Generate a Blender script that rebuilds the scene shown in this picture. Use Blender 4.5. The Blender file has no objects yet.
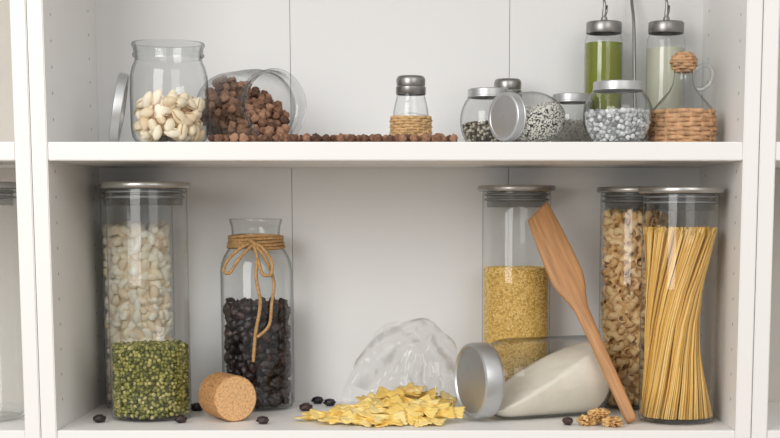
import bpy, bmesh, math, random
import numpy as np
from mathutils import Vector, Matrix, noise
from mathutils.geometry import delaunay_2d_cdt
random.seed(7)
rng = np.random.default_rng(7)
PI = math.pi
scene = bpy.context.scene
try:
    scene.view_settings.view_transform = 'Standard'
except Exception:
    pass

# ------------------------------------------------------------------ materials
def nmat(name):
    m = bpy.data.materials.new(name); m.use_nodes = True
    nt = m.node_tree; nt.nodes.clear()
    out = nt.nodes.new('ShaderNodeOutputMaterial')
    return m, nt, out
def c4(c): return (c[0], c[1], c[2], 1.0)

def mat_plain(name, col, rough=0.5, metal=0.0, nscale=0, var=0.0, bump=0.0, bscale=50, stretch=None, spec=0.5, lo=0.3, hi=0.7):
    m, nt, out = nmat(name)
    b = nt.nodes.new('ShaderNodeBsdfPrincipled')
    b.inputs['Base Color'].default_value = c4(col)
    b.inputs['Roughness'].default_value = rough
    b.inputs['Metallic'].default_value = metal
    b.inputs['Specular IOR Level'].default_value = spec
    tc = nt.nodes.new('ShaderNodeTexCoord')
    mp = nt.nodes.new('ShaderNodeMapping')
    nt.links.new(tc.outputs['Object'], mp.inputs['Vector'])
    if stretch: mp.inputs['Scale'].default_value = stretch
    if var > 0:
        n = nt.nodes.new('ShaderNodeTexNoise'); n.inputs['Scale'].default_value = nscale or 20
        n.inputs['Detail'].default_value = 4
        nt.links.new(mp.outputs[0], n.inputs['Vector'])
        r = nt.nodes.new('ShaderNodeValToRGB')
        r.color_ramp.elements[0].position = lo; r.color_ramp.elements[1].position = hi
        r.color_ramp.elements[0].color = c4([x*(1-var) for x in col])
        r.color_ramp.elements[1].color = c4([min(1, x*(1+var*0.6)) for x in col])
        nt.links.new(n.outputs['Fac'], r.inputs['Fac'])
        nt.links.new(r.outputs['Color'], b.inputs['Base Color'])
    if bump > 0:
        n2 = nt.nodes.new('ShaderNodeTexNoise'); n2.inputs['Scale'].default_value = bscale
        n2.inputs['Detail'].default_value = 5
        nt.links.new(mp.outputs[0], n2.inputs['Vector'])
        bp = nt.nodes.new('ShaderNodeBump'); bp.inputs['Strength'].default_value = bump
        bp.inputs['Distance'].default_value = 0.001
        nt.links.new(n2.outputs['Fac'], bp.inputs['Height'])
        nt.links.new(bp.outputs['Normal'], b.inputs['Normal'])
    nt.links.new(b.outputs[0], out.inputs['Surface'])
    return m

def mat_grain(name, stops, rough=0.5, bump=0.3, bscale=300, nscale=200, nmix=0.3, const=False):
    """colour driven by per-grain 'rnd' attribute plus a little noise"""
    m, nt, out = nmat(name)
    b = nt.nodes.new('ShaderNodeBsdfPrincipled'); b.inputs['Roughness'].default_value = rough
    at = nt.nodes.new('ShaderNodeAttribute'); at.attribute_name = 'rnd'
    tc = nt.nodes.new('ShaderNodeTexCoord')
    n = nt.nodes.new('ShaderNodeTexNoise'); n.inputs['Scale'].default_value = nscale; n.inputs['Detail'].default_value = 3
    nt.links.new(tc.outputs['Object'], n.inputs['Vector'])
    s = nt.nodes.new('ShaderNodeMath'); s.operation = 'SUBTRACT'; s.inputs[1].default_value = 0.5
    nt.links.new(n.outputs['Fac'], s.inputs[0])
    mu = nt.nodes.new('ShaderNodeMath'); mu.operation = 'MULTIPLY_ADD'; mu.inputs[1].default_value = nmix
    nt.links.new(s.outputs[0], mu.inputs[0]); nt.links.new(at.outputs['Fac'], mu.inputs[2])
    r = nt.nodes.new('ShaderNodeValToRGB'); cr = r.color_ramp
    if const: cr.interpolation = 'CONSTANT'
    while len(cr.elements) < len(stops): cr.elements.new(0.5)
    for e, (p, c) in zip(cr.elements, stops): e.position = p; e.color = c4(c)
    nt.links.new(mu.outputs[0], r.inputs['Fac']); nt.links.new(r.outputs['Color'], b.inputs['Base Color'])
    if bump > 0:
        n2 = nt.nodes.new('ShaderNodeTexNoise'); n2.inputs['Scale'].default_value = bscale; n2.inputs['Detail'].default_value = 3
        nt.links.new(tc.outputs['Object'], n2.inputs['Vector'])
        bp = nt.nodes.new('ShaderNodeBump'); bp.inputs['Strength'].default_value = bump; bp.inputs['Distance'].default_value = 0.001
        nt.links.new(n2.outputs['Fac'], bp.inputs['Height']); nt.links.new(bp.outputs['Normal'], b.inputs['Normal'])
    nt.links.new(b.outputs[0], out.inputs['Surface'])
    return m

def mat_glass(name, clear=(0.97, 0.98, 0.98), edge=(0.42, 0.45, 0.45), rough=0.02, f0=0.045, epos=0.72, pw=4.0, gain=0.8):
    m, nt, out = nmat(name)
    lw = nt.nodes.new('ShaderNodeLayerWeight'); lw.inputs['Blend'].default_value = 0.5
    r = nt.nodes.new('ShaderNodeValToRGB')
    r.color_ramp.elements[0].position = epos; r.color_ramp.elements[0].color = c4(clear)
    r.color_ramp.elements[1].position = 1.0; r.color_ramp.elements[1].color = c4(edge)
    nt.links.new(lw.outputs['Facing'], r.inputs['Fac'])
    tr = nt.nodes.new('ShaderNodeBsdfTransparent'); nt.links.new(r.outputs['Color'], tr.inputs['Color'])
    gl = nt.nodes.new('ShaderNodeBsdfGlossy'); gl.inputs['Roughness'].default_value = rough
    p = nt.nodes.new('ShaderNodeMath'); p.operation = 'POWER'; p.inputs[1].default_value = pw
    nt.links.new(lw.outputs['Facing'], p.inputs[0])
    ma = nt.nodes.new('ShaderNodeMath'); ma.operation = 'MULTIPLY_ADD'; ma.inputs[1].default_value = gain; ma.inputs[2].default_value = f0
    nt.links.new(p.outputs[0], ma.inputs[0])
    mx = nt.nodes.new('ShaderNodeMixShader')
    nt.links.new(ma.outputs[0], mx.inputs['Fac']); nt.links.new(tr.outputs[0], mx.inputs[1]); nt.links.new(gl.outputs[0], mx.inputs[2])
    nt.links.new(mx.outputs[0], out.inputs['Surface'])
    return m

M_white = mat_plain('white_melamine', (0.86, 0.85, 0.836), 0.42, var=0.015, nscale=3, bump=0.02, bscale=400)
M_back = mat_plain('white_backboard', (0.785, 0.787, 0.788), 0.55, var=0.02, nscale=2)
M_gap = mat_plain('board_joint', (0.50, 0.50, 0.50), 0.9)
M_hole = mat_plain('pin_hole', (0.38, 0.37, 0.36), 0.9)
M_wall = mat_plain('beige_wall', (0.66, 0.62, 0.57), 0.8, var=0.05, nscale=6)
M_floor = mat_plain('wood_floor', (0.42, 0.32, 0.24), 0.5, var=0.3, nscale=4, stretch=(1, 8, 1))
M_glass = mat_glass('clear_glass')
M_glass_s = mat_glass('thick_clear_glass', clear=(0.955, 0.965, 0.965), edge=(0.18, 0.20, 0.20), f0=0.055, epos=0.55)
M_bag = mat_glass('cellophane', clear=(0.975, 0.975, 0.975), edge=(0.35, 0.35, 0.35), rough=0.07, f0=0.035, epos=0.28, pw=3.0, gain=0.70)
M_steel = mat_plain('brushed_steel', (0.50, 0.49, 0.475), 0.3, 1.0, var=0.1, nscale=60, bump=0.05, bscale=300, stretch=(1, 1, 12))
M_steel_d = mat_plain('dark_steel', (0.33, 0.32, 0.31), 0.35, 1.0)
M_alu = mat_plain('satin_aluminium', (0.60, 0.61, 0.62), 0.40, 0.85, var=0.08, nscale=20)
M_seal = mat_glass('silicone_seal', clear=(0.72, 0.73, 0.73), edge=(0.3, 0.3, 0.3), rough=0.3, f0=0.1)
M_ring = mat_plain('grey_rubber', (0.22, 0.22, 0.22), 0.5)
M_twine = mat_plain('jute_twine', (0.52, 0.31, 0.13), 0.9, var=0.4, nscale=300, bump=0.8, bscale=700)
M_wicker = mat_plain('wicker', (0.58, 0.34, 0.18), 0.7, var=0.4, nscale=120, bump=0.6, bscale=500)
M_wicker_l = mat_plain('pale_wicker', (0.62, 0.40, 0.19), 0.7, var=0.35, nscale=150, bump=0.6, bscale=500)
M_cork = mat_plain('cork_side', (0.46, 0.235, 0.09), 0.85, var=0.35, nscale=260, bump=0.25, bscale=300, lo=0.35, hi=0.55)
M_cork_e = mat_plain('cork_end_grain', (0.66, 0.39, 0.18), 0.85, var=0.24, nscale=330, bump=0.15, bscale=300, lo=0.35, hi=0.55)
M_wood = mat_plain('spatula_wood', (0.48, 0.24, 0.095), 0.5, var=0.28, nscale=30, stretch=(8, 8, 0.55), bump=0.15, bscale=90)
M_flour = mat_plain('flour', (0.93, 0.86, 0.74), 0.95, var=0.05, nscale=40, bump=0.4, bscale=150)
M_oil = mat_plain('green_oil', (0.19, 0.215, 0.010), 0.12, var=0.05, nscale=10, spec=0.6)
M_vinegar = mat_plain('pale_vinegar', (0.58, 0.58, 0.46), 0.15)
M_mung = mat_grain('mung_bean', [(0.0, (0.05, 0.055, 0.01)), (0.35, (0.16, 0.165, 0.03)), (0.75, (0.32, 0.30, 0.07)), (1.0, (0.52, 0.45, 0.18))], 0.4, 0.1)
M_wbean = mat_grain('cream_bean', [(0.0, (0.80, 0.62, 0.42)), (0.25, (0.94, 0.80, 0.58)), (0.6, (0.97, 0.88, 0.70)), (1.0, (0.98, 0.93, 0.80))], 0.55, 0.15, 200)
M_pist = mat_grain('pistachio_shell', [(0.0, (0.26, 0.13, 0.04)), (0.2, (0.70, 0.48, 0.26)), (0.5, (0.90, 0.77, 0.56)), (1.0, (0.96, 0.88, 0.72))], 0.5, 0.3, 200)
M_pipe = mat_grain('wholegrain_pasta', [(0.0, (0.42, 0.22, 0.07)), (0.3, (0.76, 0.48, 0.20)), (0.7, (0.88, 0.62, 0.32)), (1.0, (0.93, 0.73, 0.44))], 0.5, 0.2, 200)
M_millet = mat_grain('millet', [(0.0, (0.52, 0.30, 0.05)), (0.4, (0.84, 0.56, 0.15)), (1.0, (0.96, 0.74, 0.30))], 0.5, 0.0)
M_raisin = mat_grain('raisin_skin', [(0.0, (0.006, 0.004, 0.006)), (0.6, (0.022, 0.012, 0.014)), (1.0, (0.070, 0.036, 0.032))], 0.38, 0.6, 250)
M_hazel = mat_grain('hazelnut_skin', [(0.0, (0.075, 0.032, 0.018)), (0.5, (0.23, 0.11, 0.062)), (1.0, (0.40, 0.22, 0.135))], 0.7, 0.9, 420, nscale=260, nmix=1.0)
M_pasta = mat_grain('egg_pasta', [(0.0, (0.72, 0.43, 0.07)), (0.5, (0.93, 0.66, 0.18)), (1.0, (0.97, 0.80, 0.38))], 0.5, 0.1, 200)
M_spag = mat_grain('spaghetti_dough', [(0.0, (0.62, 0.33, 0.05)), (0.5, (0.88, 0.54, 0.13)), (1.0, (0.96, 0.70, 0.28))], 0.45, 0.0)
M_walnut = mat_grain('walnut_kernel', [(0.0, (0.22, 0.09, 0.025)), (0.5, (0.64, 0.35, 0.12)), (1.0, (0.84, 0.60, 0.28))], 0.55, 0.7, 200, nscale=120, nmix=0.9)
M_sesame = mat_grain('mixed_sesame', [(0.0, (0.015, 0.015, 0.015)), (0.33, (0.88, 0.85, 0.78)), (1.0, (0.97, 0.95, 0.90))], 0.5, 0.0, nmix=0.0, const=True)
M_pepper = mat_grain('peppercorn', [(0.0, (0.03, 0.025, 0.02)), (0.45, (0.22, 0.18, 0.13)), (0.7, (0.50, 0.46, 0.36)), (1.0, (0.62, 0.58, 0.48))], 0.6, 0.3)
M_herb = mat_grain('pale_dried_herbs', [(0.0, (0.30, 0.29, 0.25)), (0.5, (0.50, 0.48, 0.42)), (1.0, (0.66, 0.64, 0.58))], 0.7, 0.3)
M_rock = mat_grain('rock_salt', [(0.0, (0.22, 0.225, 0.24)), (0.5, (0.56, 0.57, 0.58)), (1.0, (0.90, 0.90, 0.90))], 0.3, 0.3)
M_salt = mat_plain('fine_salt', (0.82, 0.82, 0.80), 0.9)

# ------------------------------------------------------------------ mesh helpers
def empty(name, loc=(0, 0, 0), M=None):
    e = bpy.data.objects.new(name, None); scene.collection.objects.link(e)
    e.empty_display_size = 0.02
    if M is not None:
        m4 = M.to_4x4(); m4.translation = Vector(loc); e.matrix_world = m4
    else: e.location = loc
    return e

def link(name, me, mat, parent=None, loc=None, smooth=True):
    if mat: me.materials.append(mat)
    if smooth and len(me.polygons):
        me.polygons.foreach_set('use_smooth', [True]*len(me.polygons))
    o = bpy.data.objects.new(name, me); scene.collection.objects.link(o)
    if parent: o.parent = parent
    if loc: o.location = loc
    return o

def mesh_np(name, V, F, rnd=None):
    V = np.asarray(V, dtype=np.float32); F = np.asarray(F, dtype=np.int32)
    me = bpy.data.meshes.new(name)
    me.vertices.add(len(V)); me.vertices.foreach_set('co', V.ravel())
    q = F.shape[1]
    me.loops.add(F.size); me.loops.foreach_set('vertex_index', F.ravel())
    me.polygons.add(len(F)); me.polygons.foreach_set('loop_start', np.arange(0, F.size, q, dtype=np.int32))
    me.update(calc_edges=True)
    if rnd is not None:
        a = me.attributes.new('rnd', 'FLOAT', 'POINT'); a.data.foreach_set('value', np.asarray(rnd, dtype=np.float32))
    return me

def mesh_py(name, V, F):
    me = bpy.data.meshes.new(name); me.from_pydata([tuple(v) for v in V], [], F); me.update(); return me

def box(name, lo, hi, mat, parent=None, bevel=0.0):
    bm = bmesh.new(); bmesh.ops.create_cube(bm, size=1)
    c = [(a+b)/2 for a, b in zip(lo, hi)]; s = [b-a for a, b in zip(lo, hi)]
    for v in bm.verts: v.co = Vector((v.co.x*s[0]+c[0], v.co.y*s[1]+c[1], v.co.z*s[2]+c[2]))
    if bevel > 0: bmesh.ops.bevel(bm, geom=bm.edges[:], offset=bevel, segments=2, affect='EDGES')
    me = bpy.data.meshes.new(name); bm.to_mesh(me); bm.free()
    return link(name, me, mat, parent, smooth=False)

def lathe(name, prof, mat, parent=None, segs=64, loc=None, smooth=True):
    V = []; F = []
    n = len(prof)
    for (r, z) in prof:
        for k in range(segs):
            a = 2*PI*k/segs; V.append((r*math.cos(a), r*math.sin(a), z))
    for i in range(n-1):
        for k in range(segs):
            k2 = (k+1) % segs
            F.append((i*segs+k, i*segs+k2, (i+1)*segs+k2, (i+1)*segs+k))
    me = bpy.data.meshes.new(name)
    me.from_pydata(V, [], F)
    bm = bmesh.new(); bm.from_mesh(me)
    bmesh.ops.remove_doubles(bm, verts=bm.verts[:], dist=1e-6)
    for e in bm.edges:
        if len(e.link_faces) == 2 and e.calc_face_angle(0) > 0.7: e.smooth = False
    bm.to_mesh(me); bm.free(); me.update()
    return link(name, me, mat, parent, loc)

def sweep_data(pts, rad, sides=8, closed=False):
    P = [Vector(p) for p in pts]; n = len(P)
    R = rad if hasattr(rad, '__len__') else [rad]*n
    V = []; F = []
    up = None
    for i in range(n):
        a = P[(i-1) % n] if (closed or i > 0) else P[i]
        b = P[(i+1) % n] if (closed or i < n-1) else P[i]
        t = (b-a).normalized()
        if up is None:
            up = t.orthogonal().normalized()
        up = (up - t*up.dot(t))
        up = up.normalized() if up.length > 1e-8 else t.orthogonal().normalized()
        w = t.cross(up)
        for k in range(sides):
            an = 2*PI*k/sides
            V.append(tuple(P[i] + (up*math.cos(an)+w*math.sin(an))*R[i]))
    for i in range(n if closed else n-1):
        j = (i+1) % n
        for k in range(sides):
            k2 = (k+1) % sides
            F.append((i*sides+k, i*sides+k2, j*sides+k2, j*sides+k))
    if not closed:
        F.append(tuple(range(sides-1, -1, -1))); F.append(tuple(range((n-1)*sides, n*sides)))
    return V, F

def sweeps(name, paths, mat, parent=None, sides=8):
    V = []; F = []
    for pts, r, cl in paths:
        v, f = sweep_data(pts, r, sides, cl); o = len(V)
        V += v; F += [tuple(i+o for i in ff) for ff in f]
    return link(name, mesh_py(name, V, F), mat, parent)

def spline(ctrl, n=12):
    P = [Vector(c) for c in ctrl]; P = [P[0]*2-P[1]] + P + [P[-1]*2-P[-2]]
    out = []
    for i in range(1, len(P)-2):
        for k in range(n):
            t = k/n; p0, p1, p2, p3 = P[i-1], P[i], P[i+1], P[i+2]
            out.append(0.5*((2*p1)+(-p0+p2)*t+(2*p0-5*p1+4*p2-p3)*t*t+(-p0+3*p1-3*p2+p3)*t**3))
    out.append(P[-2]); return out

def ico(sub):
    bm = bmesh.new(); bmesh.ops.create_icosphere(bm, subdivisions=sub, radius=1)
    V = np.array([v.co[:] for v in bm.verts]); F = np.array([[v.index for v in f.verts] for f in bm.faces]); bm.free()
    return V, F

def rrot(n):
    q = rng.normal(size=(n, 4)); q /= np.linalg.norm(q, axis=1)[:, None]
    w, x, y, z = q.T
    R = np.empty((n, 3, 3))
    R[:, 0, 0] = 1-2*(y*y+z*z); R[:, 0, 1] = 2*(x*y-z*w); R[:, 0, 2] = 2*(x*z+y*w)
    R[:, 1, 0] = 2*(x*y+z*w); R[:, 1, 1] = 1-2*(x*x+z*z); R[:, 1, 2] = 2*(y*z-x*w)
    R[:, 2, 0] = 2*(x*z-y*w); R[:, 2, 1] = 2*(y*z+x*w); R[:, 2, 2] = 1-2*(x*x+y*y)
    return R

def instance(tmpl, T, R=None, S=None, tint=None):
    V, F = tmpl; T = np.asarray(T); n = len(T)
    if R is None: R = rrot(n)
    if S is None: S = np.ones(n)
    W = np.einsum('nij,vj->nvi', R, V)*np.asarray(S)[:, None, None] + T[:, None, :]
    FF = (F[None]+(np.arange(n)*len(V))[:, None, None]).reshape(-1, F.shape[1])
    rn = np.repeat(rng.random(n), len(V)).reshape(n, len(V))
    if tint is not None: rn = rn*0.6+0.3 + tint[None]
    return W.reshape(-1, 3), FF, np.clip(rn.ravel(), 0, 1)

def t_ell(sub, a, b, c):
    V, F = ico(sub); return (V*np.array([a, b, c]), F)
def t_bumpy(sub, a, b, c, amp, fr, seed=0):
    V, F = ico(sub)
    d = np.array([1+amp*noise.noise(Vector(v*fr)+Vector((seed, 0, 0))) for v in V])
    return (V*d[:, None]*np.array([a, b, c]), F)
def t_kidney(L):
    V, F = ico(3); W = V*np.array([1.0, 0.62, 0.54])
    W[:, 1] += 0.22*V[:, 0]**2 - 0.10
    return (W*L/2, F)
def t_pist(L):
    V, F = ico(3)
    x = V[:, 0]; k = 1-0.35*np.clip(x, 0, 1)**2
    W = V.copy(); W[:, 1] *= 0.60*k; W[:, 2] *= 0.55*k
    slit = (np.abs(V[:, 2]) < 0.16) & (V[:, 1] > 0.1) & (x > -0.35)
    W[slit] *= 0.80
    return (W*L/2, F), np.where(slit, -0.9, 0.0)
def t_pipe(L):
    """curved, flared, hollow pipe-shaped pasta"""
    V = []; F = []; tn = []; na = 12; seq = []
    for t in np.linspace(-1, 1, 8): seq.append((t, 0.34+0.10*abs(t)+0.05*t, 0.0))
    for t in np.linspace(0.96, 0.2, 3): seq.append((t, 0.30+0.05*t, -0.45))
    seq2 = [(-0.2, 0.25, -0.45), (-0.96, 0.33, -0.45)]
    rings = seq+seq2+[seq[0]]
    for (t, r, ti) in rings:
        th = t*1.25; c = Vector((0.60*math.sin(th), 0.60*math.cos(th)-0.42, 0)); n = Vector((math.sin(th), math.cos(th), 0))
        for k in range(na):
            a = 2*PI*k/na; rr = r*(1+0.06*(k % 2))
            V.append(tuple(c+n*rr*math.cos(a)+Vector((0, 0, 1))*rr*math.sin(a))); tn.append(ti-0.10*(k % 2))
    for i in range(len(rings)-1):
        for k in range(na):
            k2 = (k+1) % na; F.append((i*na+k, i*na+k2, (i+1)*na+k2, (i+1)*na+k))
    return (np.array(V)*L/1.6, np.array(F)), np.array(tn)

def shell_pts(Rf, z0, z1, sp, inset, jit=0.25, layers=1, top=True):
    P = []
    nz = max(1, int((z1-z0)/(sp*0.86)))
    for l in range(layers):
        for i in range(nz+1):
            z = z0+(z1-z0)*i/nz
            r = Rf(z)-inset-l*sp*0.8
            if r <= sp*0.4: continue
            n = max(3, int(2*PI*r/sp)); off = rng.random()*6.28
            a = off+np.arange(n)*2*PI/n+rng.normal(size=n)*jit*sp/r
            rr = r-np.abs(rng.normal(size=n))*jit*sp
            zz = z+rng.normal(size=n)*jit*sp
            P.append(np.stack([rr*np.cos(a), rr*np.sin(a), zz], 1))
    if top:
        R = Rf(z1)-inset
        g = np.arange(-R, R+sp, sp)
        X, Y = np.meshgrid(g, g); X = X.ravel()+rng.normal(size=X.size)*jit*sp; Y = Y.ravel()+rng.normal(size=Y.size)*jit*sp
        k = X*X+Y*Y < R*R
        P.append(np.stack([X[k], Y[k], z1+rng.normal(size=k.sum())*jit*sp], 1))
    return np.concatenate(P)

def granular(name, parent, mat, tmpl, Rf, z0, z1, sp, inset, jit=0.25, layers=1, tint=None, smin=0.85, smax=1.1, core=0.15, zmin=0.004):
    P = shell_pts(Rf, z0, z1, sp, inset, jit, layers)
    V, F, r = instance(tmpl, P, S=rng.uniform(smin, smax, len(P)), tint=tint)
    rad = np.hypot(V[:, 0], V[:, 1]); lim = np.array([Rf(z) for z in np.linspace(-0.01, 0.4, 411)])
    L = np.interp(V[:, 2], np.linspace(-0.01, 0.4, 411), lim)-0.0008
    k = np.where(rad > L, L/np.maximum(rad, 1e-9), 1.0)
    V[:, 0] *= k; V[:, 1] *= k; V[:, 2] = np.maximum(V[:, 2], zmin)
    o = link(name, mesh_np(name, V, F, r), mat, parent)
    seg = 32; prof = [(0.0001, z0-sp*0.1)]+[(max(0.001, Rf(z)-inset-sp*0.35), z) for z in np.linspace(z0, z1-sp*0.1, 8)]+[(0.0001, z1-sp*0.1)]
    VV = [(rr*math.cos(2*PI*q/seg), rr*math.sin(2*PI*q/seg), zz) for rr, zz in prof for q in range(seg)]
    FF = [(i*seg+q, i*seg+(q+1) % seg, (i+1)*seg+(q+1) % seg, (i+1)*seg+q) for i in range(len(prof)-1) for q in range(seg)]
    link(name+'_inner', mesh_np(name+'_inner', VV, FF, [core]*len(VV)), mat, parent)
    return o

def lying(dirv):
    d = Vector(dirv).normalized(); up = Vector((0, 0, 1)); up = (up-d*up.dot(d)).normalized()
    y = d.cross(up)
    return Matrix((up, y, d)).transposed()      # local X = up, local Z = along dirv

# ------------------------------------------------------------------ room + cabinet
SH = 0.089      # top of the middle board
FL = -0.270     # top of the lower board
XL, XR, YB = -0.467, 0.389, 0.290
TH = 0.0195
box('wall_back', (-2.2, 0.330, -1.4), (2.2, 0.38, 1.3), M_wall)
box('floor', (-2.2, -3.2, -1.45), (2.2, 0.38, -1.4), M_floor)
cab = empty('kitchen_cabinet', (0, 0, 0))
ZB, ZT = -0.72, 0.47
for nm, a, b in [('side_panel_1', XL-TH, XL), ('side_panel_2', XL-2*TH-0.001, XL-TH-0.001), ('side_panel_3', XR, XR+TH),
                 ('side_panel_4', XR+TH+0.001, XR+2*TH+0.001), ('side_panel_5', -1.0, -1.0+TH), ('side_panel_6', 0.93, 0.93+TH)]:
    box(nm, (a, 0, ZB), (b, 0.31, ZT), M_white, cab, 0.0012)
s1, s2 = -0.193, 0.1165
for nm, a, b, mt in [('back_board_1', XL, s1-0.0004, M_back), ('back_board_2', s1+0.0004, s2-0.0004, M_back), ('back_board_3', s2+0.0004, XR, M_back),
                 ('back_board_4', -0.98, XL-2*TH-0.001, M_wall), ('back_board_5', XR+2*TH+0.001, 0.93, M_wall)]:
    box(nm, (a, YB, ZB), (b, YB+0.0015, ZT), mt, cab, 0.0002)
box('back_cleat', (-0.98, YB+0.0018, ZB), (0.93, YB+0.012, ZT), M_gap, cab)
for i, (a, b) in enumerate([(XL, XR), (-0.98, XL-2*TH-0.001), (XR+2*TH+0.001, 0.93)]):
    box('shelf_board_%d' % (2*i+1), (a, 0.002, SH-0.0225), (b, YB, SH), M_white, cab, 0.001)
    box('shelf_board_%d' % (2*i+2), (a, 0.002, FL-0.0225), (b, YB, FL), M_white, cab, 0.001)
box('top_board', (-1.0, 0, ZT), (0.95, 0.31, ZT+0.02), M_white, cab)
box('bottom_board', (-1.0, 0, ZB-0.02), (0.95, 0.31, ZB), M_white, cab)
V = []; F = []
for xw, sg in ((XL+0.0003, 1), (XR-0.0003, -1)):
    for yy in (0.035, 0.245):
        for k in range(-8, 14):
            z = k*0.032-0.01
            if abs(z-(SH-0.011)) < 0.02 or z < FL+0.01: continue
            o = len(V)
            for q in range(10): V.append((xw, yy+0.0020*math.cos(q*PI/5), z+0.0020*math.sin(q*PI/5)))
            F.append(tuple(range(o, o+10)))
link('shelf_pin_holes', mesh_py('shelf_pin_holes', V, F), M_hole, cab, smooth=False)

# ------------------------------------------------------------------ tall canisters
def canister(x, y, R, H, lid_r):
    e = empty('glass_storage_jar', (x, y, FL))
    hb = H-0.008
    lathe('glass_body', [(0.0005, 0.0006), (R-0.006, 0.0006), (R-0.002, 0.002), (R, 0.006), (R, hb*0.5), (R, hb-0.003), (R-0.001, hb), (R-0.003, hb)], M_glass, e, 96)
    lathe('glass_base', [(0.0005, 0.005), (R-0.006, 0.005), (R-0.003, 0.008)], M_glass, e, 64)
    lathe('lid', [(0.0005, hb), (lid_r-0.003, hb), (lid_r-0.001, hb+0.0005), (lid_r, hb+0.002), (lid_r, hb+0.006), (lid_r-0.0012, H), (lid_r-0.003, H+0.0004), (0.0005, H+0.0004)], M_steel, e, 96)
    rp = R-0.004
    lathe('lid_plug', [(0.0005, hb-0.022), (rp-0.003, hb-0.022), (rp-0.002, hb-0.020), (rp-0.002, hb-0.0005)], M_seal, e, 64)
    for i, zz in enumerate((hb-0.006, hb-0.013)):
        lathe('seal_ring_%d' % (i+1), [(rp-0.002, zz), (rp+0.0022, zz+0.001), (rp+0.0022, zz+0.0025), (rp-0.002, zz+0.0035)], M_ring, e, 64)
    return e
def cyl(R): return lambda z: R

j = canister(-0.3690, 0.120, 0.053, 0.312, 0.0575)
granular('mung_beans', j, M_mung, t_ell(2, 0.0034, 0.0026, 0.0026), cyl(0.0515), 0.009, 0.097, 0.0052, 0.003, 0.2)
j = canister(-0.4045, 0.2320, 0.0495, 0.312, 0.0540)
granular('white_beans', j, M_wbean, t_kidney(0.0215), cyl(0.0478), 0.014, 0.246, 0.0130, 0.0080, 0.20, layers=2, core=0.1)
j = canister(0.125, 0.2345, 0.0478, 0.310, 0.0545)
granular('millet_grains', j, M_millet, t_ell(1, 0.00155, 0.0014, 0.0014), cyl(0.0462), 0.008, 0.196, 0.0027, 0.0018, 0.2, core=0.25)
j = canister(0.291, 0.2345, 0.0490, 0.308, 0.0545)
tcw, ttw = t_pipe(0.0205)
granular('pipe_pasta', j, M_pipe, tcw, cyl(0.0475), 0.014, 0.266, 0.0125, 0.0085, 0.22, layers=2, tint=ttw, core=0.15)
j = canister(0.329, 0.090, 0.0495, 0.305, 0.0550)
# spaghetti: a dense, slightly twisted sheaf of straight strands, gathered a little below its middle
N = 800; Rb = 0.0475
u = np.sqrt(rng.uniform(0.08, 1.0, N)); ph = rng.uniform(0, 2*PI, N); tw = np.radians(74)+rng.normal(size=N)*0.07
V = []; F = []; rn = []
for i in range(N):
    zt = 0.252+random.uniform(-0.008, 0.003)
    b = Vector((Rb*u[i]*math.cos(ph[i]), Rb*u[i]*math.sin(ph[i]), 0.008)); t = Vector((Rb*u[i]*math.cos(ph[i]+tw[i]), Rb*u[i]*math.sin(ph[i]+tw[i]), zt))
    P_ = []
    for q in np.linspace(0, 1, 7):
        p = b.lerp(t, q); w = math.sin(PI*q)**1.5
        p.x = p.x*(1-0.12*w)-0.008*w; p.y = p.y*(1-0.12*w)
        P_.append(p)
    v, f = sweep_data(P_, 0.00105, 5); o = len(V); V += v
    F += [tuple(q+o for q in ff) for ff in f]; rn += [rng.random()]*len(v)
me = mesh_py('spaghetti', V, F); a = me.attributes.new('rnd', 'FLOAT', 'POINT'); a.data.foreach_set('value', rn)
link('spaghetti', me, M_spag, j)
j = canister(-0.587, 0.110, 0.050, 0.312, 0.0555)

# ------------------------------------------------------------------ carafe with raisins and twine
j = empty('glass_carafe', (-0.238, 0.225, FL))
lathe('glass_body', [(0.0005, 0.0006), (0.043, 0.0006), (0.0485, 0.003), (0.050, 0.009), (0.050, 0.100), (0.050, 0.192), (0.0487, 0.203), (0.0450, 0.213), (0.0395, 0.222), (0.0352, 0.230),
      (0.0335, 0.238), (0.0332, 0.246), (0.0340, 0.254), (0.0358, 0.260), (0.0365, 0.2628), (0.0360, 0.2645), (0.0345, 0.2640)], M_glass_s, j, 96)
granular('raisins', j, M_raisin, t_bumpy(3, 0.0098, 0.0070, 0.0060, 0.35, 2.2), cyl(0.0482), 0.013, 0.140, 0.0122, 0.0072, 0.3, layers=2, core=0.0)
paths = []
for k in range(5):
    zz = 0.2255+k*0.0038; rr = max(0.0380-0.0012*k, 0.0357)+0.001
    paths.append(([(rr*math.cos(a), rr*math.sin(a), zz+0.0012*math.sin(a*2+k)) for a in np.linspace(0, 2*PI, 48, endpoint=False)], 0.0021, True))
yk = -0.0415
paths.append((spline([(0.001, yk, 0.233), (-0.014, yk-0.006, 0.226), (-0.030, yk-0.012, 0.212), (-0.038, yk-0.014, 0.196), (-0.030, yk-0.014, 0.192), (-0.016, yk-0.010, 0.212), (0.0, yk-0.004, 0.229)]), 0.0023, False))
paths.append((spline([(0.002, yk, 0.232), (0.014, yk-0.008, 0.226), (0.027, yk-0.014, 0.208), (0.026, yk-0.015, 0.190), (0.015, yk-0.014, 0.190), (0.010, yk-0.012, 0.205), (0.002, yk-0.004, 0.229)]), 0.0023, False))
paths.append((spline([(0.001, yk-0.002, 0.231), (0.007, yk-0.010, 0.214), (0.006, yk-0.0135, 0.185), (0.011, yk-0.0135, 0.150), (0.004, yk-0.0130, 0.110), (0.000, yk-0.0125, 0.070)]), 0.0024, False))
paths.append((spline([(0.003, yk-0.002, 0.231), (0.018, yk-0.010, 0.212), (0.029, yk-0.006, 0.180), (0.026, yk-0.008, 0.150), (0.022, yk-0.010, 0.120), (0.006, yk-0.0150, 0.104)]), 0.0022, False))
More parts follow.
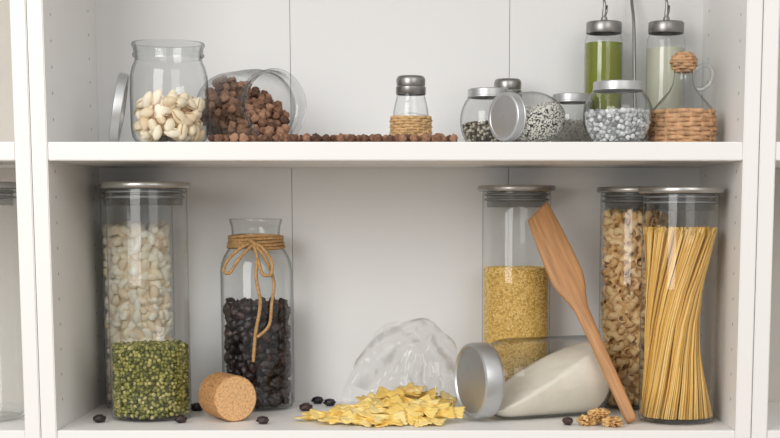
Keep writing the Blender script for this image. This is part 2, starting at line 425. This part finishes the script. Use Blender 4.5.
paths.append((spline([(-0.004, yk+0.001, 0.236), (0.0, yk-0.006, 0.234), (0.005, yk-0.003, 0.228), (0.001, yk+0.001, 0.224), (-0.003, yk-0.004, 0.229)]), 0.0028, False))
sweeps('twine_bow', paths, M_twine, j, 8)

# cork stopper lying on its side
d = Vector((0.52, -0.854, 0)).normalized()
e = empty('cork_stopper', (-0.262, 0.098, FL+0.0308), lying(d))
lathe('cork_body', [(0.0290, -0.0335), (0.0302, -0.0325), (0.0304, -0.015), (0.0304, 0.0202), (0.0290, 0.0214)], M_cork, e, 72)
lathe('cork_ends', [(0.0005, -0.0335), (0.0290, -0.0335)], M_cork_e, e, 72)
lathe('cork_face', [(0.0005, 0.0214), (0.0290, 0.0214)], M_cork_e, e, 72)

# ------------------------------------------------------------------ scattered raisins
tr = t_bumpy(3, 0.0092, 0.0064, 0.0056, 0.35, 2.2, 3)
P = np.array([(-0.4290, 0.074), (-0.322, 0.070), (-0.320, 0.190), (-0.214, 0.060), (-0.158, 0.268), (-0.139, 0.243), (-0.168, 0.190), (0.182, 0.052)])
P = np.column_stack([P, np.full(len(P), FL+0.0052)])
Rz = np.array([Matrix.Rotation(random.uniform(-1.2, 1.2), 3, 'Z') for _ in P])
V, F, r = instance(tr, P, R=Rz, S=rng.uniform(0.9, 1.08, len(P)))
V[:, 2] = np.maximum(V[:, 2], FL+0.0003)
link('scattered_raisins', mesh_np('scattered_raisins', V, F, r), M_raisin)

# ------------------------------------------------------------------ bow-tie pasta
nu, nv = 17, 9
V = []; F = []; tt_ = []
for i in range(nu):
    for k in range(nv):
        uu = -1+2*i/(nu-1); vv = -1+2*k/(nv-1)
        w = 0.22+0.78*min(1, abs(uu)*1.35)**0.8
        zig = 0.05*((k % 2)*2-1)*(abs(uu) > 0.95)
        z = max(0, 1-abs(uu)*1.6)*0.0046*math.cos(vv*PI*2) + 0.0018*math.sin(vv*1.9)*uu + 0.0016*abs(uu)
        V.append((0.0205*(uu+zig*np.sign(uu)), 0.0125*vv*w, z)); tt_.append(-0.50*max(0, 1-abs(uu)*3))
for i in range(nu-1):
    for k in range(nv-1):
        F.append((i*nv+k, (i+1)*nv+k, (i+1)*nv+k+1, i*nv+k+1))
tf = (np.array(V), np.array(F)); tt_ = np.array(tt_)
def pasta(name, pts, rots, parent=None, base=(0, 0, 0)):
    V, F, r = instance(tf, np.array(pts), R=np.array(rots), S=rng.uniform(0.90, 1.06, len(pts)), tint=tt_)
    V[:, 2] = np.maximum(V[:, 2], FL+0.0006)
    o = link(name, mesh_np(name, V-np.array(base), F, r), M_pasta, parent)
    sm = o.modifiers.new('solid', 'SOLIDIFY'); sm.thickness = 0.0013; sm.offset = 1
    return o
def rot3(lean, sx, sy, z): return Matrix.Rotation(random.gauss(lean, sx), 3, 'X') @ Matrix.Rotation(random.gauss(0, sy), 3, 'Y') @ Matrix.Rotation(z, 3, 'Z')
pts = []; rots = []
tries = 0
while len(pts) < 34 and tries < 8000:
    tries += 1
    a = random.uniform(0, 2*PI); rr = math.sqrt(random.random())
    x = -0.055+0.088*rr*math.cos(a); y = 0.078+0.034*rr*math.sin(a)
    hm = 0.020*max(0, 1-((x+0.030)/0.090)**2)*max(0, min(1, (y-0.040)/0.05))
    z = FL+0.006+hm*random.uniform(0.3, 1.0)
    if min([9]+[(x-p[0])**2+(y-p[1])**2+4*(z-p[2])**2 for p in pts]) < 0.0155**2: continue
    pts.append((x, y, z)); rots.append(rot3(0.40, 0.15, 0.12, random.gauss(0, 0.5)))
for x, y, an in [(-0.155, 0.085, 0.2), (-0.146, 0.112, -0.5), (-0.122, 0.055, 0.1), (-0.088, 0.044, 2.8), (-0.054, 0.040, 0.3), (0.003, 0.050, -0.3)]:
    pts.append((x, y, FL+0.0045)); rots.append(rot3(0.15, 0.05, 0.05, an))
pasta('farfalle_pasta_pile', pts, rots)

# crumpled cellophane bag, slumped, its mouth open behind the heap, bow-ties still inside
bag0 = (-0.040, 0.178, FL)
bag = empty('plastic_food_bag', bag0)
S_ = 0.00139
outl = [(345, 404), (339, 392), (349, 376), (354, 358), (367, 346), (373, 330), (390, 319), (404, 322), (420, 315), (434, 320), (442, 333), (455, 338), (456, 356), (464, 372), (459, 390), (463, 406), (430, 410), (400, 410), (370, 410)]
outl = [((x-397)*S_, (410-y)*S_) for x, y in outl]
def inside(x, z):
    c = False; n = len(outl)
    for i in range(n):
        x1, z1 = outl[i]; x2, z2 = outl[(i+1) % n]
        if (z1 > z) != (z2 > z) and x < (x2-x1)*(z-z1)/(z2-z1)+x1: c = not c
    return c
def edist(x, z):
    m = 9
    for i in range(len(outl)):
        a = Vector(outl[i]); b = Vector(outl[(i+1) % len(outl)]); ab = b-a; p = Vector((x, z))
        t = max(0, min(1, (p-a).dot(ab)/ab.length_squared)); m = min(m, (p-(a+ab*t)).length)
    return m
Vb = []; Fb = []
for side in (-1, 1):
    pts2 = [Vector(p) for p in outl]; n0 = len(pts2); tr_ = 0
    lim = 230 if side == -1 else 120
    while len(pts2) < lim and tr_ < 40000:
        tr_ += 1
        x = random.uniform(-0.085, 0.095); z = random.uniform(0, 0.135)
        if inside(x, z) and edist(x, z) > 0.003 and min((q-Vector((x, z))).length for q in pts2) > (0.0056 if side == -1 else 0.009): pts2.append(Vector((x, z)))
    vo, ed, fo, *_r = delaunay_2d_cdt(pts2, [(i, (i+1) % n0) for i in range(n0)], [], 1, 1e-6)
    o = len(Vb)
    for p in vo:
        x, z = p.x, p.y; e_ = edist(x, z)
        bul = 0.024*min(1, e_/0.036)**0.75
        fa = math.atan2(z-0.125, x-0.03)     # long folds radiating from the gathered corner
        amp = 1.0 if side == -1 else 0.7
        cr_ = amp*(0.0085*math.sin(fa*12+side) + random.uniform(-0.0062, 0.0062))
        y = side*(bul) + cr_*min(1, e_/0.005) + 0.18*(z-0.05)
        if side == -1 and z < 0.045: y -= (0.045-z)*0.25
        Vb.append((x, y, max(z, 0.0008)))
    for f in fo:
        cx = sum(vo[i].x for i in f)/3; cz = sum(vo[i].y for i in f)/3
        if side == -1 and cz < 0.026-cx*0.15: continue
        Fb.append(tuple(o+i for i in f))
me = mesh_py('bag_film', Vb, Fb)
o = link('bag_film', me, M_bag, bag, smooth=True)
sm = o.modifiers.new('soft_folds', 'SUBSURF'); sm.levels = 1; sm.render_levels = 1
pts = []; rots = []
for _ in range(24):
    x = -0.035+random.uniform(-0.050, 0.060); y = random.uniform(0.152, 0.190)
    pts.append((x, y, FL+0.006+random.uniform(0, 0.030)*(1-abs(x+0.03)/0.075))); rots.append(rot3(0.45, 0.2, 0.15, random.gauss(0, 0.6)))
pasta('farfalle_in_bag', pts, rots, bag, bag0)

# ------------------------------------------------------------------ flour jar lying down
d = Vector((-0.905, -0.425, 0)).normalized()
Rf = 0.0540; base = Vector((0.235, 0.166, FL+Rf+0.0003))
j = empty('flour_jar', base, lying(d))
prof = [(0.0005, 0.0), (0.030, 0.0), (0.044, 0.003), (0.0515, 0.011), (0.0540, 0.022), (0.0540, 0.136), (0.0525, 0.150), (0.048, 0.162), (0.0440, 0.168), (0.0440, 0.186)]
lathe('glass_body', prof, M_glass_s, j, 96)
lathe('lid', [(0.0400, 0.171), (0.0475, 0.171), (0.0495, 0.173), (0.0500, 0.177), (0.0500, 0.193), (0.0488, 0.1965), (0.0455, 0.1980), (0.0440, 0.1970), (0.0430, 0.1955), (0.0005, 0.1955)], M_alu, j, 96)
pr, pz = zip(*[(max(0.001, p[0]-0.0032), p[1]+0.003) for p in prof])
V = []; F = []; ns, nc = 44, 44
for i in range(ns):
    s = 0.0035+0.164*i/(ns-1); r = max(0.002, float(np.interp(s, pz, pr))); f = s/0.170
    h = 0.046-0.088*f**1.25; h = max(-0.97*r, min(0.90*r, h))
    al = math.acos(h/r)
    for k in range(nc):
        if k < nc*3//4:
            a = al+(2*PI-2*al)*k/(nc*3//4-1); V.append((r*math.cos(a), r*math.sin(a), s))
        else:
            q = (k-nc*3//4+1)/(nc//4+1); y = -r*math.sin(al)*(1-2*q)
            V.append((h+0.0022*noise.noise(Vector((y*40, s*40, 0))), y, s))
for i in range(ns-1):
    for k in range(nc):
        k2 = (k+1) % nc; F.append((i*nc+k, i*nc+k2, (i+1)*nc+k2, (i+1)*nc+k))
F.append(tuple(range(nc-1, -1, -1))); F.append(tuple(range((ns-1)*nc, ns*nc)))
link('flour', mesh_py('flour', V, F), M_flour, j)

# ------------------------------------------------------------------ wooden spatula (own local frame: x width, y thickness, z length)
A = Vector((0.2665, 0.060, FL+0.0062)); B = Vector((0.1500, 0.1815, 0.008))
l = (B-A).normalized(); Ln = (B-A).length
wdt = Vector((0, 1, 0)).cross(l).normalized()
if wdt.x < 0: wdt = -wdt
nrm = l.cross(wdt).normalized()
Msp = Matrix((wdt, nrm, l)).transposed().to_4x4(); Msp.translation = A
st = [(0.0, .006, .0040), (.006, .0080, .0048), (.06, .0084, .0052), (.12, .0086, .0050), (.168, .0098, .0046), (.186, .0145, .0040), (.200, .0195, .0034), (.214, .0222, .0030), (.24, .0222, .0026), (.28, .0205, .0022), (.300, .0192, .0018), (.306, .0188, .0016), (Ln, .0175, .0009)]
V = []; F = []; ns = 16; ss = [s for s, _, _ in st]; n = 80
for s in np.linspace(0, Ln, n):
    w = np.interp(s, ss, [q[1] for q in st]); t = np.interp(s, ss, [q[2] for q in st])
    for k in range(ns):
        a = 2*PI*k/ns; cx, sx = math.cos(a), math.sin(a)
        cx = math.copysign(abs(cx)**0.7, cx); sx = math.copysign(abs(sx)**0.7, sx)
        V.append((w*cx, t*sx, s+0.42*w*cx*max(0, (s-0.2)/(Ln-0.2))))
for i in range(n-1):
    for k in range(ns):
        k2 = (k+1) % ns; F.append((i*ns+k, i*ns+k2, (i+1)*ns+k2, (i+1)*ns+k))
F.append(tuple(range(ns-1, -1, -1))); F.append(tuple(range((n-1)*ns, n*ns)))
Wv = [Msp @ Vector(v) for v in V]
dz = FL+0.0004-min(v.z for v in Wv)
Msp.translation = A+Vector((0, 0, dz))
o = link('wooden_spatula', mesh_py('wooden_spatula', V, F), M_wood); o.matrix_world = Msp

# walnut pieces
V, F = ico(4)
def walnut(seed):
    W = []
    for v in V:
        p = Vector(v); rdg = 1-abs(noise.noise(p*2.6+Vector((seed, 0, 0))))*1.1
        W.append(p*rdg*(0.78 if abs(p.x) < 0.12 else 1))
    W = np.array([tuple(w) for w in W]); return W*np.array([0.0165, 0.0120, 0.0085])
VV = []; FF = []; rr = []; o = 0
for sd, x, y, an, lift in [(1, 0.207, 0.046, 0.3, 0), (5, 0.238, 0.034, -0.5, 0), (9, 0.224, 0.058, 1.0, 0.002), (13, 0.222, 0.045, 0.2, 0.009)]:
    W = walnut(sd); R = np.array(Matrix.Rotation(an, 3, 'Z')); W = W@R.T+np.array([x, y, FL+0.0070+lift]); W[:, 2] = np.maximum(W[:, 2], FL+0.0003)
    VV.append(W); FF.append(F+o); o += len(W)
    rr.append(np.clip(0.5+(np.linalg.norm(walnut(sd)/np.array([0.0165, .012, .0085]), axis=1)-0.75)*1.8, 0, 1))
link('walnut_pieces', mesh_np('walnut_pieces', np.concatenate(VV), np.concatenate(FF), np.concatenate(rr)), M_walnut)

# ------------------------------------------------------------------ upper shelf
def preserve_prof(k=1.0, kz=1.0):
    p = [(0.0005, 0.0006), (0.036, 0.0006), (0.043, 0.003), (0.0475, 0.010), (0.0495, 0.022), (0.0497, 0.070), (0.0490, 0.092), (0.0465, 0.104), (0.0432, 0.111), (0.0425, 0.116),
         (0.0450, 0.1185), (0.0458, 0.121), (0.0440, 0.1235), (0.0445, 0.130), (0.0462, 0.1325), (0.0466, 0.135), (0.0455, 0.137), (0.0435, 0.136), (0.0420, 0.128), (0.0415, 0.115)]
    return [(r*k, z*k*kz) for r, z in p]
j = empty('glass_preserving_jar', (-0.3300, 0.085, SH))
lathe('glass_body', preserve_prof(1.0, 0.935), M_glass_s, j, 96)
pp, tp = t_pist(0.0235)
RP = lambda z: float(np.interp(z, [0, 0.004, 0.010, 0.022, 0.07, 0.1], [0.038, 0.042, 0.0455, 0.0478, 0.048, 0.047]))
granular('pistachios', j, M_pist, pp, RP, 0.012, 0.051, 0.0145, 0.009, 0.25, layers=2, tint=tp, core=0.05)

Rl = 0.0455; tilt = math.radians(10)
dl = Vector((-math.cos(tilt), -0.16, math.sin(tilt))).normalized()
j = empty('jar_lid', (-0.3955, 0.088, SH+Rl*math.cos(tilt)+0.0012), lying(dl))
lathe('lid_disc', [(0.0005, 0.004), (0.030, 0.004), (0.036, 0.0065), (0.0435, 0.0065), (0.0453, 0.005), (Rl, 0.003), (Rl, -0.005), (0.0440, -0.006), (0.0425, -0.005), (0.042, 0.0), (0.0005, 0.001)], M_alu, j, 72)

# tipped jar with hazelnuts
d = Vector((0.62, -0.785, 0)).normalized()
mouth = Vector((-0.192, 0.085, SH+0.0502)); k = 1.0
base = mouth-d*0.137*k
j = empty('tipped_glass_jar', base, lying(d))
lathe('glass_body', preserve_prof(k), M_glass_s, j, 96)
pr = [p[0]*k for p in preserve_prof()[:16]]; pz = [p[1]*k for p in preserve_prof()[:16]]
sp = 0.0112; pts = []
for iz in range(15):
    s = 0.009+iz*sp*0.82
    r = float(np.interp(s, pz, pr))-0.0068
    for gx in np.arange(-0.045, 0.046, sp):
        for gy in np.arange(-0.045, 0.046, sp):
            x = gx+(iz % 2)*sp/2+random.gauss(0, .0017); y = gy+(iz % 2)*sp/2+random.gauss(0, .0017)
            if x*x+y*y > r*r: continue
            if x > 0.060-0.092*(s/0.134)+random.gauss(0, .003): continue
            pts.append((x, y, s+random.gauss(0, .0017)))
th = t_bumpy(3, 0.0063, 0.0057, 0.0055, 0.40, 1.7)
V_, F_, r_ = instance(th, np.array(pts), S=rng.uniform(0.84, 1.10, len(pts)))
link('hazelnuts', mesh_np('hazelnuts', V_, F_, r_), M_hazel, j)

pts = []; jars = [(-0.3300, 0.085, 0.0575)]
def free(x, y):
    for q in pts:
        if (q[0]-x)**2+(q[1]-y)**2 < 0.0108**2: return False
    for cx, cy, cr in jars:
        if (cx-x)**2+(cy-y)**2 < cr*cr: return False
    for t in np.linspace(0, 0.137, 12):
        c = base+d*t
        if (c.x-x)**2+(c.y-y)**2 < 0.052**2 and y > 0.052: return False
    if (x+0.021)**2+(y-0.12)**2 < 0.034**2: return False
    return True
for _ in range(3500):
    x = random.uniform(-0.275, 0.037)
    y = 0.010+abs(random.gauss(0, 0.024)) if x > -0.12 else 0.010+abs(random.gauss(0, 0.030))
    if y < 0.085 and free(x, y): pts.append((x, y, SH+0.0050))
    if len(pts) > 92: break
V_, F_, r_ = instance(th, np.array(pts), S=rng.uniform(0.74, 1.0, len(pts)))
V_[:, 2] = np.maximum(V_[:, 2], SH+0.0003)
link('spilled_hazelnuts', mesh_np('spilled_hazelnuts', V_, F_, r_), M_hazel)

def wicker(name, parent, Rf, z0, z1, rows, nst, mat, rad):
    paths = []
    for i in range(rows):
        z = z0+(z1-z0)*(i+0.5)/rows; R = Rf(z)
        n = nst*8
        paths.append(([((R+0.5*rad*math.cos(nst*a/2+PI*i))*math.cos(a), (R+0.5*rad*math.cos(nst*a/2+PI*i))*math.sin(a), z+0.0004*math.sin(3*a+i)) for a in np.linspace(0, 2*PI, n, endpoint=False)], rad, True))
    for s in range(nst):
        a = 2*PI*(s+0.25)/nst
        paths.append(([(Rf(z)*math.cos(a), Rf(z)*math.sin(a), z) for z in np.linspace(z0, z1, 8)], rad*0.8, False))
    return sweeps(name, paths, mat, parent, 6)

def cap(e, r, z0, z1, mat, name='cap'):
    lathe(name, [(r*0.96, z0), (r, z0+0.001), (r, z0+(z1-z0)*0.40), (r*0.93, z0+(z1-z0)*0.46), (r*0.95, z0+(z1-z0)*0.52), (r*0.98, z0+(z1-z0)*0.80), (r*0.90, z0+(z1-z0)*0.95), (r*0.80, z1), (0.0005, z1+0.0006)], mat, e, 48)
j = empty('salt_shaker', (-0.021, 0.12, SH))
lathe('glass_body', [(0.0005, 0.0008), (0.022, 0.0008), (0.0235, 0.003), (0.0235, 0.034), (0.0228, 0.045), (0.0205, 0.056), (0.0188, 0.062), (0.0180, 0.070)], M_glass_s, j, 48)
lathe('salt', [(0.0005, 0.003), (0.0215, 0.003), (0.0222, 0.006), (0.0218, 0.040), (0.0005, 0.044)], M_salt, j, 48)
cap(j, 0.0195, 0.066, 0.0900, M_steel_d)
wicker('wicker_sleeve', j, lambda z: 0.0252, 0.001, 0.038, 10, 20, M_wicker_l, 0.0021)

j = empty('pepper_shaker', (0.1115, 0.236, SH))
lathe('glass_body', [(0.0005, 0.0008), (0.022, 0.0008), (0.0235, 0.003), (0.0235, 0.034), (0.0228, 0.045), (0.0205, 0.056), (0.0188, 0.062), (0.0180, 0.075)], M_glass_s, j, 48)
granular('ground_pepper', j, M_pepper, t_ell(1, 0.0014, 0.0014, 0.0014), cyl(0.0220), 0.004, 0.045, 0.003, 0.0018)
cap(j, 0.0195, 0.070, 0.0965, M_steel_d)

def round_prof(R, hb, rn):
    pr = [(0.0005, 0.0008)]
    c = hb*0.47; hh = c/math.sqrt(1-0.62**2)
    for z in np.linspace(0.0008, hb*0.92, 18):
        r = R*math.sqrt(max(0.05, 1-((z-c)/hh)**2)); pr.append((max(r, rn) if z > c else r, z))
    pr += [(rn, hb*0.95), (rn, hb)]
    return pr
def round_jar(name, loc, R, H, rn, M=None, lid_h=0.012, lid_mat=None):
    e = empty(name, loc, M); hb = H-0.003
    p = round_prof(R, hb, rn); lathe('glass_body', p, M_glass_s, e, 72)
    rl = rn+0.0022; z0 = H-lid_h
    lathe('lid', [(rl-0.0005, z0), (rl+0.0006, z0+0.0008), (rl+0.0006, z0+0.0025), (rl, z0+0.003), (rl, H-0.001), (rl-0.0012, H), (rl-0.004, H), (rl-0.005, H-0.001), (0.0005, H-0.0005)], lid_mat or M_alu, e, 64)
    zz = [q[1] for q in p[1:]]; rr2 = [q[0]-0.0015 for q in p[1:]]
    return e, (lambda z: float(np.interp(z, zz, rr2)))

j, rf = round_jar('spice_jar', (0.0815, 0.160, SH), 0.0375, 0.077, 0.0250)
granular('peppercorns', j, M_pepper, t_ell(2, 0.0022, 0.0021, 0.0021), rf, 0.005, 0.030, 0.0042, 0.0024)
j, rf = round_jar('spice_jar', (0.2455, 0.090, SH), 0.0450, 0.0800, 0.0300)
granular('rock_salt', j, M_rock, t_bumpy(2, 0.0034, 0.0030, 0.003, 0.4, 1.6), rf, 0.006, 0.040, 0.0056, 0.0035, layers=2)
j, rf = round_jar('spice_jar', (0.1960, 0.195, SH), 0.0320, 0.073, 0.0235)
granular('dried_herbs', j, M_herb, t_ell(1, 0.0022, 0.0012, 0.0012), rf, 0.005, 0.036, 0.0035, 0.002, core=0.5)
d = Vector((-0.80, -0.60, 0)).normalized()
Rj = 0.0335
j, rf = round_jar('tipped_spice_jar', Vector((0.1660, 0.107, SH+Rj+0.0004)), Rj, 0.088, 0.0278, lying(d), 0.014)
pts = []
for _ in range(6500):
    s = random.uniform(0.004, 0.071); a = random.uniform(0, 2*PI); r = rf(s)-0.0012
    x, y = r*math.cos(a), r*math.sin(a)
    if x < 0.022-0.30*s: pts.append((x, y, s))
for _ in range(2000):
    s = random.uniform(0.004, 0.071); x = 0.022-0.30*s; r = rf(s)-0.0012
    y = random.uniform(-r, r)
    if x*x+y*y < r*r: pts.append((x, y, s))
V_, F_, r_ = instance(t_ell(1, 0.0026, 0.0018, 0.0012), np.array(pts))
link('sesame_seeds', mesh_np('sesame_seeds', V_, F_, r_), M_sesame, j)

def dispenser(name, x, y, mat, fill):
    e = empty(name, (x, y, SH)); R = 0.0265
    lathe('glass_body', [(0.0005, 0.0008), (R-0.003, 0.0008), (R, 0.004), (R, 0.140), (R-0.001, 0.150), (R-0.003, 0.156), (0.0215, 0.162)], M_glass, e, 64)
    lathe('liquid', [(0.0005, 0.004), (R-0.004, 0.004), (R-0.001, 0.008), (R-0.001, fill), (0.0005, fill)], mat, e, 64)
    lathe('cap', [(0.0238, 0.158), (0.0245, 0.1595), (0.0245, 0.172), (0.0235, 0.1735), (0.010, 0.1745), (0.0050, 0.176), (0.0042, 0.180), (0.0005, 0.180)], M_steel_d, e, 48)
    sweeps('pour_spout', [([(0, 0, 0.172), (0, 0, 0.186), (0.0005, 0, 0.198), (-0.0012, 0, 0.207)], [0.0036, 0.0030, 0.0022, 0.0018], False),
                          ([(0.0005, 0, 0.180), (0.0035, 0, 0.188), (0.0038, 0, 0.196)], [0.0016, 0.0014, 0.0012], False)], M_steel_d, e, 10)
    return e
dispenser('oil_bottle', 0.2435, 0.240, M_oil, 0.145)
dispenser('vinegar_bottle', 0.3290, 0.240, M_vinegar, 0.138)

pt = spline([(0.2865, 0.205, SH+0.004), (0.2860, 0.230, 0.16), (0.2865, 0.255, 0.26), (0.2850, 0.270, 0.295), (0.2862, 0.280, 0.318), (0.2905, 0.285, 0.336), (0.2965, 0.286, 0.340), (0.3010, 0.286, 0.330)])
j = empty('long_metal_spoon', (0, 0, 0))
sweeps('handle', [(pt, 0.0024, False)], M_steel_d, j, 10)
V, F = ico(3); V = V*np.array([0.011, 0.007, 0.016]); V[:, 1] = np.where(V[:, 1] < 0, V[:, 1]*0.25, V[:, 1])
V = V+np.array([0.2865, 0.207, SH+0.0165])
link('bowl', mesh_np('bowl', V, F), M_steel_d, j)

j = empty('wicker_glass_jug', (0.3335, 0.118, SH))
lathe('glass_body', [(0.0005, 0.0008), (0.038, 0.0008), (0.0400, 0.004), (0.0405, 0.040), (0.0385, 0.048), (0.0300, 0.058), (0.0190, 0.070), (0.0135, 0.080), (0.0120, 0.090), (0.0125, 0.099), (0.0155, 0.104), (0.0140, 0.106)], M_glass_s, j, 64)
wicker('wicker_basket', j, lambda z: 0.0385+0.003*math.sin(min(1, z/0.044)*PI), 0.001, 0.046, 8, 16, M_wicker, 0.0033)
sweeps('glass_handle', [(spline([(0.012, -0.004, 0.094), (0.020, -0.006, 0.101), (0.030, -0.008, 0.103), (0.036, -0.009, 0.094), (0.034, -0.009, 0.082), (0.026, -0.006, 0.074), (0.017, -0.003, 0.073)]), 0.0030, False)], M_glass_s, j, 12)
wicker('woven_stopper', j, lambda z: max(0.003, 0.0155*math.sqrt(max(0.02, 1-((z-0.107)/0.0135)**2))), 0.0945, 0.1195, 7, 10, M_wicker, 0.0022)
V, F = ico(3); link('stopper_core', mesh_np('stopper_core', V*np.array([0.0138, 0.0138, 0.0110])+np.array([0, 0, 0.107]), F), M_cork, j)

# ------------------------------------------------------------------ light + camera
w = bpy.data.worlds.new('World'); scene.world = w; w.use_nodes = True
nt = w.node_tree; nt.nodes.clear()
out = nt.nodes.new('ShaderNodeOutputWorld'); bg = nt.nodes.new('ShaderNodeBackground')
tc = nt.nodes.new('ShaderNodeTexCoord'); sp_ = nt.nodes.new('ShaderNodeSeparateXYZ'); rp = nt.nodes.new('ShaderNodeValToRGB')
nt.links.new(tc.outputs['Generated'], sp_.inputs[0])
ma = nt.nodes.new('ShaderNodeMath'); ma.operation = 'MULTIPLY_ADD'; ma.inputs[1].default_value = 0.5; ma.inputs[2].default_value = 0.5
nt.links.new(sp_.outputs['Z'], ma.inputs[0]); nt.links.new(ma.outputs[0], rp.inputs['Fac'])
cr = rp.color_ramp; cr.elements[0].position = 0.30; cr.elements[0].color = (0.43, 0.41, 0.38, 1)
cr.elements[1].position = 0.70; cr.elements[1].color = (0.98, 0.975, 0.965, 1)
nt.links.new(rp.outputs['Color'], bg.inputs['Color']); bg.inputs['Strength'].default_value = 0.80
nt.links.new(bg.outputs[0], out.inputs['Surface'])

def area(name, loc, target, size, sy, power, col):
    L = bpy.data.lights.new(name, 'AREA'); L.shape = 'RECTANGLE'; L.size = size; L.size_y = sy; L.energy = power; L.color = col
    o = bpy.data.objects.new(name, L); scene.collection.objects.link(o); o.location = loc
    o.rotation_euler = (Vector(target)-Vector(loc)).to_track_quat('-Z', 'Y').to_euler()
area('window_light', (-1.4, -2.5, 0.8), (0, 0.15, -0.05), 1.4, 1.8, 46, (1.0, 0.98, 0.95))
area('room_light', (1.3, -2.8, 1.2), (0, 0.1, 0), 1.5, 1.5, 17, (1.0, 0.96, 0.91))

cam = bpy.data.cameras.new('Camera'); co = bpy.data.objects.new('Camera', cam); scene.collection.objects.link(co)
co.location = (0, -1.84, 0); co.rotation_euler = (math.radians(90-7.5), 0, 0)
cam.sensor_width = 36; cam.lens = 68.08; cam.shift_y = 0.2436; cam.shift_x = -0.0474
cam.clip_start = 0.05
scene.camera = co
